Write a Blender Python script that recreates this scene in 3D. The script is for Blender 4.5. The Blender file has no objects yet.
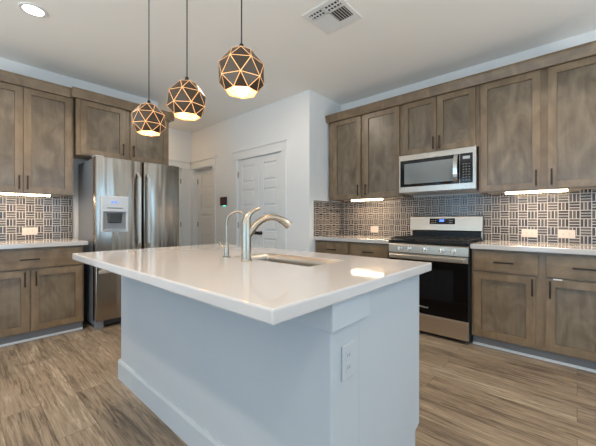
import bpy, bmesh, math, random
from mathutils import Vector, Matrix

SC = bpy.context.scene
COL = SC.collection
random.seed(7)

# ------------------------------------------------------------------ camera
YAW = math.radians(41.96)
cam_d = bpy.data.cameras.new('camera')
cam = bpy.data.objects.new('camera', cam_d)
COL.objects.link(cam)
cam.location = (0, 0, 1.135)
cam.rotation_euler = (math.radians(90), 0, YAW - math.radians(90))
cam_d.sensor_fit = 'HORIZONTAL'
cam_d.sensor_width = 36
cam_d.lens = 310.4 / 596 * 36
cam_d.shift_y = -3.26 / 596
cam_d.clip_start = 0.02
SC.camera = cam

# ------------------------------------------------------------------ view, world
SC.view_settings.view_transform = 'Standard'
SC.view_settings.look = 'None'
SC.view_settings.gamma = 1
SC.view_settings.use_curve_mapping = False
SC.view_settings.exposure = 0.30
w = bpy.data.worlds.new('world')
SC.world = w
w.use_nodes = True
w.node_tree.nodes['Background'].inputs[0].default_value = (0.50, 0.75, 1.0, 1)
w.node_tree.nodes['Background'].inputs[1].default_value = 1.0

# ------------------------------------------------------------------ lights
def area(name, loc, rot, sx, sy, power, color, spread=math.pi):
    d = bpy.data.lights.new(name, 'AREA')
    d.shape = 'RECTANGLE'; d.size = sx; d.size_y = sy
    d.energy = power; d.color = color; d.spread = spread
    o = bpy.data.objects.new(name, d); COL.objects.link(o)
    o.location = loc; o.rotation_euler = rot
    return o
def disc(name, loc, size, power, color):
    d = bpy.data.lights.new(name, 'AREA')
    d.shape = 'DISK'; d.size = size; d.energy = power; d.color = color
    o = bpy.data.objects.new(name, d); COL.objects.link(o)
    o.location = loc
    return o
R90 = math.radians(90)
COOL = (0.36, 0.68, 1.0)
WARM = (1.0, 0.72, 0.44)
CANC = (1.0, 0.86, 0.70)
ROOM_X0, ROOM_Y0 = -3.4, -3.6
# daylight through the windows behind the camera
for c in (-.9, .75, 2.3):
    area('daylight_south', (c, ROOM_Y0 + .03, 1.35), (R90, 0, 0), 1.1, 2.0, 18, COOL)
for c in (-.9, .9, 2.7):
    area('daylight_west', (ROOM_X0 + .03, c, 1.35), (0, -R90, 0), 2.0, 1.1, 19, COOL)
# added fill from outside, aimed up through the windows to brighten the ceiling
area('ceiling_fill_south', (.6, ROOM_Y0 - 1.5, .02), (math.pi, 0, 0), 7.0, 2.6, 720, (1.0, .93, .82))
area('ceiling_fill_west', (ROOM_X0 - 1.5, .6, .02), (math.pi, 0, 0), 2.6, 7.0, 720, (1.0, .93, .82))
# recessed cans: the one in view and assumed neighbours out of frame
for (x, y, p) in ((.425, 3.19, 13), (-.45, 1.5, 15), (2.45, .2, 14), (-.45, -.5, 8), (1.2, -1.3, 6)):
    disc('can_or_fill_lamp', (x, y, 2.782), .13, p, CANC).data.spread = math.radians(125)
disc('can_or_fill_lamp', (2.0, 2.6, 2.782), .13, 8, CANC)  # unseen fill behind a pendant, added to brighten the pantry wall
disc('hall_fill', (2.1, 5.0, 2.782), .13, 3.2, WARM)  # unseen fill without a fixture, added to warm the passage and pantry corner
# strips under the wall cabinets
area('strip_lamp_right', (3.50, .28, 1.368), (0, 0, 0), .02, .44, 3.0, WARM)
area('strip_lamp_corner', (3.50, 1.97, 1.368), (0, 0, 0), .02, .44, 3.0, WARM)
area('strip_lamp_left', (.40, 4.10, 1.368), (0, 0, 0), .56, .02, 3.4, WARM)

# ------------------------------------------------------------------ materials
M = {}
def nt(name):
    m = bpy.data.materials.new(name); m.use_nodes = True
    t = m.node_tree; b = t.nodes['Principled BSDF']
    M[name] = m
    return m, t, b
def N(t, typ, **kw):
    n = t.nodes.new(typ)
    for k, v in kw.items(): setattr(n, k, v)
    return n
def mth(t, op, a, b=None, c=None):
    n = t.nodes.new('ShaderNodeMath'); n.operation = op
    for i, v in enumerate((a, b, c)):
        if v is None: continue
        if hasattr(v, 'is_output'): t.links.new(v, n.inputs[i])
        else: n.inputs[i].default_value = v
    return n.outputs[0]
def mix(t, fac, a, b, blend='MIX'):
    n = t.nodes.new('ShaderNodeMix'); n.data_type = 'RGBA'; n.blend_type = blend
    for s, v in ((0, fac), (6, a), (7, b)):
        if hasattr(v, 'is_output'): t.links.new(v, n.inputs[s])
        elif s == 0: n.inputs[0].default_value = v
        else: n.inputs[s].default_value = (*v, 1)
    return n.outputs[2]
def plain(name, col, rough=.5, metal=0, emit=None, es=0, spec=None, bump=None, coat=0):
    m, t, b = nt(name)
    b.inputs['Base Color'].default_value = (*col, 1)
    b.inputs['Roughness'].default_value = rough
    b.inputs['Metallic'].default_value = metal
    if spec is not None: b.inputs['Specular IOR Level'].default_value = spec
    if coat: b.inputs['Coat Weight'].default_value = coat
    if emit:
        b.inputs['Emission Color'].default_value = (*emit, 1)
        b.inputs['Emission Strength'].default_value = es
    # every surface carries a little procedural variation
    tc = N(t, 'ShaderNodeTexCoord'); no = N(t, 'ShaderNodeTexNoise')
    no.inputs['Scale'].default_value = bump[0] if bump else 40
    t.links.new(tc.outputs['Object'], no.inputs['Vector'])
    if bump:
        bp = N(t, 'ShaderNodeBump'); bp.inputs['Strength'].default_value = bump[1]
        bp.inputs['Distance'].default_value = .002
        t.links.new(no.outputs[0], bp.inputs['Height']); t.links.new(bp.outputs[0], b.inputs['Normal'])
    else:
        mr = N(t, 'ShaderNodeMapRange')
        mr.inputs[3].default_value = max(0, rough - .02); mr.inputs[4].default_value = min(1, rough + .02)
        t.links.new(no.outputs[0], mr.inputs[0]); t.links.new(mr.outputs[0], b.inputs['Roughness'])
    return m

def wood(name, dark, mid, light, rough=.38, blotch=1.0, horizontal=False):
    m, t, b = nt(name)
    tc = N(t, 'ShaderNodeTexCoord'); oi = N(t, 'ShaderNodeObjectInfo')
    off = mth(t, 'MULTIPLY', oi.outputs['Random'], 37.0)
    add = N(t, 'ShaderNodeVectorMath', operation='ADD')
    t.links.new(tc.outputs['Object'], add.inputs[0]); t.links.new(off, add.inputs[1])
    mp = N(t, 'ShaderNodeMapping'); mp.inputs['Scale'].default_value = (3, 3, 30) if horizontal else (24, 24, 2.0)
    t.links.new(add.outputs[0], mp.inputs['Vector'])
    n1 = N(t, 'ShaderNodeTexNoise'); n1.inputs['Scale'].default_value = 1; n1.inputs['Detail'].default_value = 6
    n1.inputs['Distortion'].default_value = .6
    t.links.new(mp.outputs[0], n1.inputs['Vector'])
    mp2 = N(t, 'ShaderNodeMapping'); mp2.inputs['Scale'].default_value = (5, 5, 2.6)
    t.links.new(add.outputs[0], mp2.inputs['Vector'])
    n2 = N(t, 'ShaderNodeTexNoise'); n2.inputs['Scale'].default_value = 1.3; n2.inputs['Detail'].default_value = 3
    n2.inputs['Distortion'].default_value = 1.2
    t.links.new(mp2.outputs[0], n2.inputs['Vector'])
    cr = N(t, 'ShaderNodeValToRGB')
    cr.color_ramp.elements[0].position = .32; cr.color_ramp.elements[0].color = (*dark, 1)
    cr.color_ramp.elements[1].position = .68; cr.color_ramp.elements[1].color = (*light, 1)
    e = cr.color_ramp.elements.new(.5); e.color = (*mid, 1)
    v = mth(t, 'ADD', mth(t, 'MULTIPLY', n1.outputs[0], .30), mth(t, 'MULTIPLY', n2.outputs[0], .70))
    v = mth(t, 'ADD', mth(t, 'MULTIPLY', mth(t, 'SUBTRACT', v, .5), 1.0 * blotch), .5)
    t.links.new(v, cr.inputs[0]); t.links.new(cr.outputs[0], b.inputs['Base Color'])
    b.inputs['Roughness'].default_value = rough
    b.inputs['Coat Weight'].default_value = .35; b.inputs['Coat Roughness'].default_value = .32
    bp = N(t, 'ShaderNodeBump'); bp.inputs['Strength'].default_value = .08; bp.inputs['Distance'].default_value = .001
    t.links.new(n1.outputs[0], bp.inputs['Height']); t.links.new(bp.outputs[0], b.inputs['Normal'])
    return m

def floor_mat():
    m, t, b = nt('floor_planks')
    tc = N(t, 'ShaderNodeTexCoord'); sp = N(t, 'ShaderNodeSeparateXYZ'); cb = N(t, 'ShaderNodeCombineXYZ')
    t.links.new(tc.outputs['Object'], sp.inputs[0])
    t.links.new(sp.outputs['Y'], cb.inputs['X']); t.links.new(sp.outputs['X'], cb.inputs['Y'])
    br = N(t, 'ShaderNodeTexBrick'); br.offset = .37; br.offset_frequency = 2
    br.inputs['Scale'].default_value = 1; br.inputs['Brick Width'].default_value = 1.22
    br.inputs['Row Height'].default_value = .18; br.inputs['Mortar Size'].default_value = .0012
    br.inputs['Color1'].default_value = (0, 0, 0, 1); br.inputs['Color2'].default_value = (1, 1, 1, 1)
    br.inputs['Mortar'].default_value = (.5, .5, .5, 1); br.inputs['Bias'].default_value = 0
    t.links.new(cb.outputs[0], br.inputs['Vector'])
    rnd = N(t, 'ShaderNodeSeparateColor'); t.links.new(br.outputs['Color'], rnd.inputs[0])
    off = N(t, 'ShaderNodeCombineXYZ')
    t.links.new(mth(t, 'MULTIPLY', rnd.outputs[0], 19), off.inputs[0]); t.links.new(mth(t, 'MULTIPLY', rnd.outputs[0], 31), off.inputs[1])
    ad = N(t, 'ShaderNodeVectorMath', operation='ADD'); t.links.new(tc.outputs['Object'], ad.inputs[0]); t.links.new(off.outputs[0], ad.inputs[1])
    mp = N(t, 'ShaderNodeMapping'); mp.inputs['Scale'].default_value = (55, 3.0, 1); t.links.new(ad.outputs[0], mp.inputs['Vector'])
    n1 = N(t, 'ShaderNodeTexNoise'); n1.inputs['Scale'].default_value = 1; n1.inputs['Detail'].default_value = 8; n1.inputs['Distortion'].default_value = 1.4
    n1.inputs['Roughness'].default_value = .62
    t.links.new(mp.outputs[0], n1.inputs['Vector'])
    mp2 = N(t, 'ShaderNodeMapping'); mp2.inputs['Scale'].default_value = (8, 1.1, 1); t.links.new(ad.outputs[0], mp2.inputs['Vector'])
    n2 = N(t, 'ShaderNodeTexNoise'); n2.inputs['Scale'].default_value = 1; n2.inputs['Detail'].default_value = 3; n2.inputs['Distortion'].default_value = 1.5
    t.links.new(mp2.outputs[0], n2.inputs['Vector'])
    v = mth(t, 'ADD', mth(t, 'MULTIPLY', n1.outputs[0], .6), mth(t, 'MULTIPLY', n2.outputs[0], .4))
    v = mth(t, 'ADD', v, mth(t, 'MULTIPLY', mth(t, 'SUBTRACT', rnd.outputs[0], .5), .11))
    cr = N(t, 'ShaderNodeValToRGB'); el = cr.color_ramp.elements
    el[0].position = .36; el[0].color = (.075, .053, .037, 1)
    el[1].position = .645; el[1].color = (.38, .31, .230, 1)
    e = el.new(.46); e.color = (.195, .147, .101, 1)
    e = el.new(.56); e.color = (.260, .200, .139, 1)
    t.links.new(v, cr.inputs[0])
    mp3 = N(t, 'ShaderNodeMapping'); mp3.inputs['Scale'].default_value = (70, 4.5, 1); t.links.new(ad.outputs[0], mp3.inputs['Vector'])
    n3 = N(t, 'ShaderNodeTexNoise'); n3.inputs['Scale'].default_value = 1; n3.inputs['Detail'].default_value = 4; n3.inputs['Distortion'].default_value = 1.0
    t.links.new(mp3.outputs[0], n3.inputs['Vector'])
    fl = N(t, 'ShaderNodeMapRange'); fl.inputs[1].default_value = .57; fl.inputs[2].default_value = .70; fl.inputs[3].default_value = 0; fl.inputs[4].default_value = .75
    t.links.new(n3.outputs[0], fl.inputs[0])
    c = mix(t, fl.outputs[0], cr.outputs[0], (.085, .059, .040))
    c = mix(t, br.outputs['Fac'], c, (.06, .04, .028))
    t.links.new(c, b.inputs['Base Color'])
    b.inputs['Roughness'].default_value = .42
    bp = N(t, 'ShaderNodeBump'); bp.inputs['Strength'].default_value = .15; bp.inputs['Distance'].default_value = .001
    t.links.new(n1.outputs[0], bp.inputs['Height']); t.links.new(bp.outputs[0], b.inputs['Normal'])

def tile_mat(name):
    # basket weave: squares of three bars, every other square turned; uses UV in metres
    P = .0755
    m, t, b = nt(name)
    uv = N(t, 'ShaderNodeTexCoord'); sp = N(t, 'ShaderNodeSeparateXYZ'); t.links.new(uv.outputs['UV'], sp.inputs[0])
    u = mth(t, 'DIVIDE', sp.outputs[0], P); v = mth(t, 'DIVIDE', sp.outputs[1], P)
    cu = mth(t, 'FLOOR', u); cv = mth(t, 'FLOOR', v); fu = mth(t, 'SUBTRACT', u, cu); fv = mth(t, 'SUBTRACT', v, cv)
    par = mth(t, 'FLOORED_MODULO', mth(t, 'ADD', cu, cv), 2)
    ip = mth(t, 'SUBTRACT', 1, par)
    a = mth(t, 'ADD', mth(t, 'MULTIPLY', fu, par), mth(t, 'MULTIPLY', fv, ip))     # across the bars
    l = mth(t, 'ADD', mth(t, 'MULTIPLY', fv, par), mth(t, 'MULTIPLY', fu, ip))     # along the bars
    a3 = mth(t, 'MULTIPLY', a, 3); ai = mth(t, 'FLOOR', a3); af = mth(t, 'SUBTRACT', a3, ai)
    da = mth(t, 'ABSOLUTE', mth(t, 'SUBTRACT', af, .5)); dl = mth(t, 'ABSOLUTE', mth(t, 'SUBTRACT', l, .5))
    mask = mth(t, 'MULTIPLY', mth(t, 'LESS_THAN', da, .395), mth(t, 'LESS_THAN', dl, .465))
    cb = N(t, 'ShaderNodeCombineXYZ'); t.links.new(cu, cb.inputs[0]); t.links.new(cv, cb.inputs[1]); t.links.new(ai, cb.inputs[2])
    wn = N(t, 'ShaderNodeTexWhiteNoise'); t.links.new(cb.outputs[0], wn.inputs['Vector'])
    cr = N(t, 'ShaderNodeValToRGB'); el = cr.color_ramp.elements
    el[0].position = 0; el[0].color = (.022, .020, .022, 1); el[1].position = 1; el[1].color = (.105, .088, .078, 1)
    t.links.new(wn.outputs[0], cr.inputs[0])
    c = mix(t, mask, (.52, .48, .43), cr.outputs[0]); t.links.new(c, b.inputs['Base Color'])
    t.links.new(mth(t, 'SUBTRACT', .72, mth(t, 'MULTIPLY', mask, .56)), b.inputs['Roughness'])
    # glass bars lie at slightly different tilts
    no = N(t, 'ShaderNodeTexNoise'); no.inputs['Scale'].default_value = 90
    t.links.new(uv.outputs['UV'], no.inputs['Vector'])
    hgt = mth(t, 'ADD', mth(t, 'MULTIPLY', mask, 1.0), mth(t, 'MULTIPLY', no.outputs[0], .5))
    bp = N(t, 'ShaderNodeBump'); bp.inputs['Strength'].default_value = .5; bp.inputs['Distance'].default_value = .0015
    t.links.new(hgt, bp.inputs['Height']); t.links.new(bp.outputs[0], b.inputs['Normal'])

def steel(name, col=(.56, .54, .515), rough=.24, wav=0.0, grain=(2, 2, 260)):
    m, t, b = nt(name)
    b.inputs['Base Color'].default_value = (*col, 1); b.inputs['Metallic'].default_value = 1
    tc = N(t, 'ShaderNodeTexCoord'); mp = N(t, 'ShaderNodeMapping'); mp.inputs['Scale'].default_value = grain
    t.links.new(tc.outputs['Object'], mp.inputs['Vector'])
    n1 = N(t, 'ShaderNodeTexNoise'); n1.inputs['Scale'].default_value = 1; n1.inputs['Detail'].default_value = 3
    t.links.new(mp.outputs[0], n1.inputs['Vector'])
    mr = N(t, 'ShaderNodeMapRange'); mr.inputs[3].default_value = rough - .05; mr.inputs[4].default_value = rough + .07
    t.links.new(n1.outputs[0], mr.inputs[0]); t.links.new(mr.outputs[0], b.inputs['Roughness'])
    if wav:
        mp2 = N(t, 'ShaderNodeMapping'); mp2.inputs['Scale'].default_value = (11, 11, 1.2)
        t.links.new(tc.outputs['Object'], mp2.inputs['Vector'])
        n2 = N(t, 'ShaderNodeTexNoise'); n2.inputs['Scale'].default_value = 1; n2.inputs['Detail'].default_value = 1
        t.links.new(mp2.outputs[0], n2.inputs['Vector'])
        bp = N(t, 'ShaderNodeBump'); bp.inputs['Strength'].default_value = wav; bp.inputs['Distance'].default_value = .01
        t.links.new(n2.outputs[0], bp.inputs['Height']); t.links.new(bp.outputs[0], b.inputs['Normal'])
    return m

floor_mat(); tile_mat('tile')
wood('cab', (.142, .089, .045), (.196, .130, .072), (.260, .180, .106), rough=.33)
wood('cab_panel', (.098, .067, .039), (.158, .114, .071), (.222, .168, .111), rough=.30, blotch=1.15)
wood('cab_rail', (.125, .076, .036), (.180, .115, .058), (.245, .166, .090), rough=.36, horizontal=True)
wood('ply', (.42, .27, .13), (.52, .35, .18), (.60, .42, .24), rough=.5)
plain('wall_paint', (.79, .775, .75), .75, bump=(160, .06))
plain('ceiling_paint', (.91, .885, .84), .85, bump=(220, .10))
plain('trim_paint', (.78, .77, .745), .38)
plain('island_paint', (.43, .45, .465), .42)
plain('quartz', (.55, .515, .49), .055)
plain('kick', (.20, .19, .185), .5)
plain('shoe', (.62, .62, .62), .5)
steel('steel_fridge', col=(.385, .335, .285), wav=1.0, rough=.19)
steel('steel', col=(.55, .495, .43), rough=.27, grain=(200, 2, 2))
steel('steel_sink', col=(.56, .51, .44), rough=.34, grain=(60, 2, 2))
steel('steel_range', col=(.60, .52, .43), rough=.3, grain=(2, 2, 260))
plain('chrome_handle', (.72, .72, .72), .22, 1)
plain('satin_handle', (.66, .65, .63), .38, 1)
plain('nickel', (.44, .37, .29), .25, 1)
plain('bronze', (.045, .036, .03), .42, .7)
plain('black_glass', (.006, .006, .007), .06, spec=.3)
plain('oven_glass', (.004, .003, .0028), .07, spec=.15)
plain('window_glass_dark', (.19, .205, .20), .10, spec=.6)  # base colour lightened to stand in for the bright room's reflection
plain('black_enamel', (.010, .010, .010), .28, spec=.3)
plain('cast_iron', (.018, .018, .018), .55)
plain('fridge_side', (.20, .215, .235), .42, .3)
plain('gray_plastic', (.42, .44, .46), .4)
plain('dispenser_gray', (.60, .61, .62), .35)
plain('recess_gray', (.22, .225, .23), .4)
plain('button_gray', (.13, .13, .13), .4)
plain('apron_paint', (.46, .48, .495), .42)
plain('dark_plastic', (.03, .03, .033), .4)
plain('white_plastic', (.80, .78, .75), .35)
plain('outlet_plate', (.62, .545, .50), .4)
plain('slot', (.05, .05, .05), .6)
plain('led', (1, .9, .75), .5, emit=(1.0, .80, .55), es=14)
plain('can_led', (1, .95, .9), .5, emit=(1.0, .93, .82), es=14)
plain('shade_plate', (.105, .078, .058), .36, .75)
plain('shade_gold', (.85, .62, .38), .4, .7)
plain('seam', (.9, .5, .2), .5, emit=(1.0, .47, .19), es=.95)
plain('bulb', (1, .85, .6), .5, emit=(1.0, .68, .38), es=80)
plain('screen_blue', (.02, .03, .1), .3, emit=(.10, .22, 1.0), es=1.6)
plain('screen_red', (.065, .012, .008), .12)
plain('led_green', (.1, .6, .5), .4, emit=(.15, .9, .7), es=2.0)
plain('vent_paint', (.78, .77, .75), .5)
plain('vent_dark', (.06, .055, .05), .8)
plain('logo_silver', (.75, .75, .75), .35, .6)
plain('logo_dark', (.05, .05, .055), .4)

# ------------------------------------------------------------------ mesh helpers
def wloc(o):
    v = Vector((0, 0, 0))
    while o is not None:
        v += Vector(o.location); o = o.parent
    return v
WX, WY, CE = 3.748, 4.379, 2.79
def ident(p): return Vector(p)
def RW(p): return Vector((WX - p[1], p[0], p[2]))      # (along, out of wall, up) on the range wall
def LW(p): return Vector((p[0], WY - p[1], p[2]))      # the same on the refrigerator wall

class MB:
    def __init__(s, f=ident):
        s.bm = bmesh.new(); s.f = f
    def poly(s, verts, faces):
        vs = [s.bm.verts.new(s.f(v)) for v in verts]
        for f in faces:
            try: s.bm.faces.new([vs[i] for i in f])
            except ValueError: pass
        return s
    def box(s, a0, a1, b0, b1, c0, c1):
        vs = [(a, b, c) for c in (c0, c1) for b in (b0, b1) for a in (a0, a1)]
        return s.poly(vs, [(0, 2, 3, 1), (4, 5, 7, 6), (0, 1, 5, 4), (1, 3, 7, 5), (3, 2, 6, 7), (2, 0, 4, 6)])
    def prism(s, prof, a0, a1, order='a'):
        # prof: list of (b, c) extruded along the first axis
        n = len(prof); vs = [(a0, b, c) for b, c in prof] + [(a1, b, c) for b, c in prof]
        fs = [tuple(range(n))[::-1], tuple(range(n, 2 * n))] + [(i, (i + 1) % n, n + (i + 1) % n, n + i) for i in range(n)]
        return s.poly(vs, fs)
    def tube(s, pts, r, seg=14, caps=True):
        pts = [Vector(s.f(p)) for p in pts]; n = len(pts)
        rs = r if isinstance(r, (list, tuple)) else [r] * n
        rings = []; prev = None
        for i, p in enumerate(pts):
            d = (pts[min(i + 1, n - 1)] - pts[max(i - 1, 0)]).normalized()
            if prev is None:
                up = Vector((0, 0, 1)) if abs(d.z) < .9 else Vector((1, 0, 0))
                x = d.cross(up).normalized()
            else:
                x = (prev - d * prev.dot(d)).normalized()
            prev = x; y = d.cross(x)
            rings.append([s.bm.verts.new(p + (x * math.cos(k * 2 * math.pi / seg) + y * math.sin(k * 2 * math.pi / seg)) * rs[i]) for k in range(seg)])
        for A, B in zip(rings, rings[1:]):
            for k in range(seg):
                s.bm.faces.new((A[k], A[(k + 1) % seg], B[(k + 1) % seg], B[k]))
        if caps:
            s.bm.faces.new(rings[0][::-1]); s.bm.faces.new(rings[-1])
        return s
    def lathe(s, c, prof, seg=24, axis='z', caps=True):
        # prof: (radius, height) along axis from point c
        rings = []
        for r, hh in prof:
            ring = []
            for k in range(seg):
                a = k * 2 * math.pi / seg; p = (r * math.cos(a), r * math.sin(a))
                q = {'z': (p[0], p[1], hh), 'b': (p[0], hh, p[1]), 'a': (hh, p[0], p[1])}[axis]
                ring.append(s.bm.verts.new(s.f((c[0] + q[0], c[1] + q[1], c[2] + q[2]))))
            rings.append(ring)
        for A, B in zip(rings, rings[1:]):
            for k in range(seg):
                s.bm.faces.new((A[k], A[(k + 1) % seg], B[(k + 1) % seg], B[k]))
        if caps:
            s.bm.faces.new(rings[0]); s.bm.faces.new(rings[-1])
        return s
    def build(s, name, mat, parent=None, bevel=0, smooth=False, at=None):
        bmesh.ops.recalc_face_normals(s.bm, faces=s.bm.faces[:])
        off = wloc(parent) if parent else Vector(at or (0, 0, 0))
        for v in s.bm.verts: v.co -= off
        me = bpy.data.meshes.new(name); s.bm.to_mesh(me); s.bm.free()
        me.materials.append(M[mat])
        if smooth:
            for p in me.polygons: p.use_smooth = True
        o = bpy.data.objects.new(name, me); COL.objects.link(o)
        if parent: o.parent = parent
        elif at: o.location = at
        if smooth:
            me.set_sharp_from_angle(angle=math.radians(38))
        if bevel:
            md = o.modifiers.new('bevel', 'BEVEL'); md.width = bevel; md.segments = 2
            md.limit_method = 'ANGLE'; md.angle_limit = math.radians(40)
        return o

def tag(o, label=None, cat=None, group=None, kind=None):
    if label: o['label'] = label
    if cat: o['category'] = cat
    if group: o['group'] = group
    if kind: o['kind'] = kind
    return o
def thing(name, loc, label, cat, group=None):
    o = bpy.data.objects.new(name, None); COL.objects.link(o)
    o.location = loc; o.empty_display_size = .1
    return tag(o, label, cat, group)
def struct(o, label, cat):
    return tag(o, label, cat, None, 'structure')
def dup_tree(o, parent=None):
    c = o.copy(); COL.objects.link(c)
    c.parent = parent
    for ch in list(o.children): dup_tree(ch, c)
    return c

# ------------------------------------------------------------------ the room
X0, Y0 = ROOM_X0, ROOM_Y0
PX, JY, BY = 3.03, 2.53, 5.45        # pantry wall, jog wall, hall end wall
struct(MB().box(X0 - .1, 4.0, Y0 - .1, 5.7, -.08, 0).build('floor', 'floor_planks'), 'brown wood-look plank floor', 'floor')
struct(MB().box(X0 - .1, 4.0, Y0 - .1, 5.7, CE, CE + .08).build('ceiling', 'ceiling_paint'), 'flat off-white ceiling', 'ceiling')
struct(MB().box(WX, WX + .12, Y0, JY, 0, CE).build('wall_right', 'wall_paint'), 'white wall behind the range and cabinets', 'wall')
struct(MB().box(X0, 1.93, WY, WY + .16, 0, CE).box(1.81, 1.93, WY + .16, BY, 0, CE).build('wall_left', 'wall_paint'), 'white wall behind the refrigerator', 'wall')
struct(MB().box(PX + .121, WX + .12, JY, JY + .12, 0, CE).build('wall_return', 'wall_paint'), 'short return wall beside the corner cabinet', 'wall')
DZ = 2.08
PD0, PD1 = 3.03, 4.02                # pantry double door
HD0, HD1 = 4.715, 5.37               # hall door in the same wall
mb = MB()
for y0, y1 in ((JY, PD0), (PD1, HD0), (HD1, BY)): mb.box(PX, PX + .12, y0, y1, 0, CE)
for y0, y1 in ((PD0, PD1), (HD0, HD1)): mb.box(PX, PX + .12, y0, y1, DZ, CE)
struct(mb.build('wall_pantry', 'wall_paint'), 'white wall with the pantry double door', 'wall')
ED0, ED1 = 2.06, 2.83
mb = MB().box(1.93, ED0, BY, BY + .12, 0, CE).box(ED1, PX + .12, BY, BY + .12, 0, CE).box(ED0, ED1, BY, BY + .12, DZ, CE)
struct(mb.build('wall_back', 'wall_paint'), 'white end wall of the passage beside the refrigerator', 'wall')
# rear walls with the living-room windows (behind the camera)
WINC = {'y': (-.9, .75, 2.3), 'x': (-.9, .9, 2.7)}
def win_wall(name, axis, lab):
    mb = MB(ident if axis == 'y' else (lambda p: Vector((p[1], p[0], p[2]))))
    a0, a1 = (X0, WX) if axis == 'y' else (Y0, WY)
    b0, b1 = (Y0 - .1, Y0) if axis == 'y' else (X0 - .1, X0)
    cs = WINC[axis]
    edges = [a0] + [q for c in cs for q in (c - .55, c + .55)] + [a1]
    for k in range(0, 8, 2): mb.box(edges[k], edges[k + 1], b0, b1, 0, CE)
    for c in cs: mb.box(c - .55, c + .55, b0, b1, 0, .35).box(c - .55, c + .55, b0, b1, 2.35, CE)
    struct(mb.build(name, 'wall_paint'), lab, 'wall')
    return mb
win_wall('wall_rear', 'y', 'white living-room wall with windows behind the viewer')
win_wall('wall_west', 'x', 'white living-room wall with windows left of the viewer')
wi = 0
for axis in ('y', 'x'):
    f = ident if axis == 'y' else (lambda p: Vector((p[1], p[0], p[2])))
    b = Y0 if axis == 'y' else X0
    for k, c in enumerate(WINC[axis]):
        wi += 1
        mb = MB(f).box(c - .55, c - .50, b - .08, b - .03, .35, 2.35).box(c + .50, c + .55, b - .08, b - .03, .35, 2.35)
        mb.box(c - .5, c + .5, b - .08, b - .03, .35, .40).box(c - .5, c + .5, b - .08, b - .03, 2.30, 2.35).box(c - .5, c + .5, b - .08, b - .03, 1.33, 1.37)
        struct(mb.build('window_%d' % wi, 'trim_paint'), 'white framed tall living-room window', 'window')

# door casings
def casing(name, f, u0, u1, lab, head=True):
    # opening u0..u1, plane b=0, room side towards +b
    mb = MB(f)
    mb.box(u0 - .092, u0, 0, .016, 0, DZ).box(u1, u1 + .092, 0, .016, 0, DZ)
    mb.box(u0 - .10, u1 + .10, 0, .02, DZ + .001, DZ + .125)
    mb.box(u0 - .115, u1 + .115, 0, .034, DZ + .125, DZ + .15)
    return struct(mb.build(name, 'trim_paint'), lab, 'trim')
fP = lambda p: Vector((PX - p[1], p[0], p[2]))
fB = lambda p: Vector((p[0], BY - p[1], p[2]))
casing('trim_1', fP, PD0, PD1, 'white craftsman casing around the pantry double door')
mb = MB(fP)
mb.box(HD0 - .092, HD0, 0, .016, 0, DZ).box(HD1, BY - .002, 0, .016, 0, DZ)
mb.box(HD0 - .10, BY - .002, 0, .02, DZ + .001, DZ + .125).box(HD0 - .115, BY - .002, 0, .034, DZ + .125, DZ + .15)
mb.box(HD0, HD0 + .012, -.12, 0, 0, DZ).box(HD1 - .012, HD1, -.12, 0, 0, DZ).box(HD0, HD1, -.12, 0, DZ - .012, DZ)
struct(mb.build('trim_2', 'trim_paint'), 'white casing around the narrow passage door', 'trim')
mb = MB(fB)
mb.box(ED0 - .09, ED0, 0, .016, 0, DZ).box(ED1, ED1 + .092, 0, .016, 0, DZ)
mb.box(1.935, PX - .04, 0, .02, DZ + .001, DZ + .125).box(1.935, PX - .04, 0, .034, DZ + .125, DZ + .15)
struct(mb.build('trim_3', 'trim_paint'), 'white casing of the passage end door behind the refrigerator', 'trim')

def panel_door(name, f, u0, u1, b, lab, hinge_u, knob_u=None, wood_c='trim_paint'):
    # five stacked raised panels; b is the face, body goes to b-.035
    d = MB(f).box(u0, u1, b - .035, b - .014, .008, DZ - .004)
    z0, z1 = .10, DZ - .11; n = 5; gap = .105
    ph = (z1 - z0 - .13 - (n - 1) * gap) / n
    zs = []
    z = z0 + .13
    for k in range(n):
        zs.append((z, z + ph)); z += ph + gap
    st = .115 if u1 - u0 > .55 else .105
    d.box(u0, u0 + st, b - .014, b, .008, DZ - .004).box(u1 - st, u1, b - .014, b, .008, DZ - .004)
    edges = [.008] + [q for p in zs for q in p] + [DZ - .004]
    for k in range(0, len(edges), 2):
        d.box(u0 + st, u1 - st, b - .014, b, edges[k], edges[k + 1])
    for (a, c) in zs:
        d.box(u0 + st + .030, u1 - st - .030, b - .014, b - .003, a + .030, c - .030)
    o = struct(d.build(name, wood_c, at=f((.5 * (u0 + u1), b, 0)), bevel=.004), lab, 'door')
    for zz in (.25, 1.05, 1.85):
        MB(f).tube([(hinge_u, b + .006, zz - .045), (hinge_u, b + .006, zz + .045)], .007, 10).box(hinge_u - .012, hinge_u + .012, b - .002, b + .002, zz - .045, zz + .045).build('hinge', 'nickel', o)
    if knob_u is not None:
        MB(f).lathe((knob_u, b, .94), [(.028, 0), (.028, .006), (.010, .010), (.010, .035), (.026, .042), (.029, .055), (.022, .066), (.002, .070)], 20, 'b').build('knob', 'bronze', o, smooth=True)
    return o
mid = .5 * (PD0 + PD1)
panel_door('door_1', fP, mid + .002, PD1 - .004, -.012, 'left leaf of the white pantry double door', PD1 - .006, mid + .06)
panel_door('door_2', fP, PD0 + .004, mid - .002, -.012, 'right leaf of the white pantry double door', PD0 + .006, mid - .06)
panel_door('door_3', fP, HD0 + .014, HD1 - .014, -.085, 'white five-panel passage door beside the refrigerator', HD1 - .016)
panel_door('door_4', fB, ED0 + .004, ED1 - .004, -.012, 'white end door mostly hidden behind the refrigerator', ED1 - .004)
struct(MB(fP).box(JY + .001, PD0 - .094, 0, .014, 0, .135).build('baseboard_pantry', 'trim_paint'), 'white baseboard right of the pantry door', 'baseboard')
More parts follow.
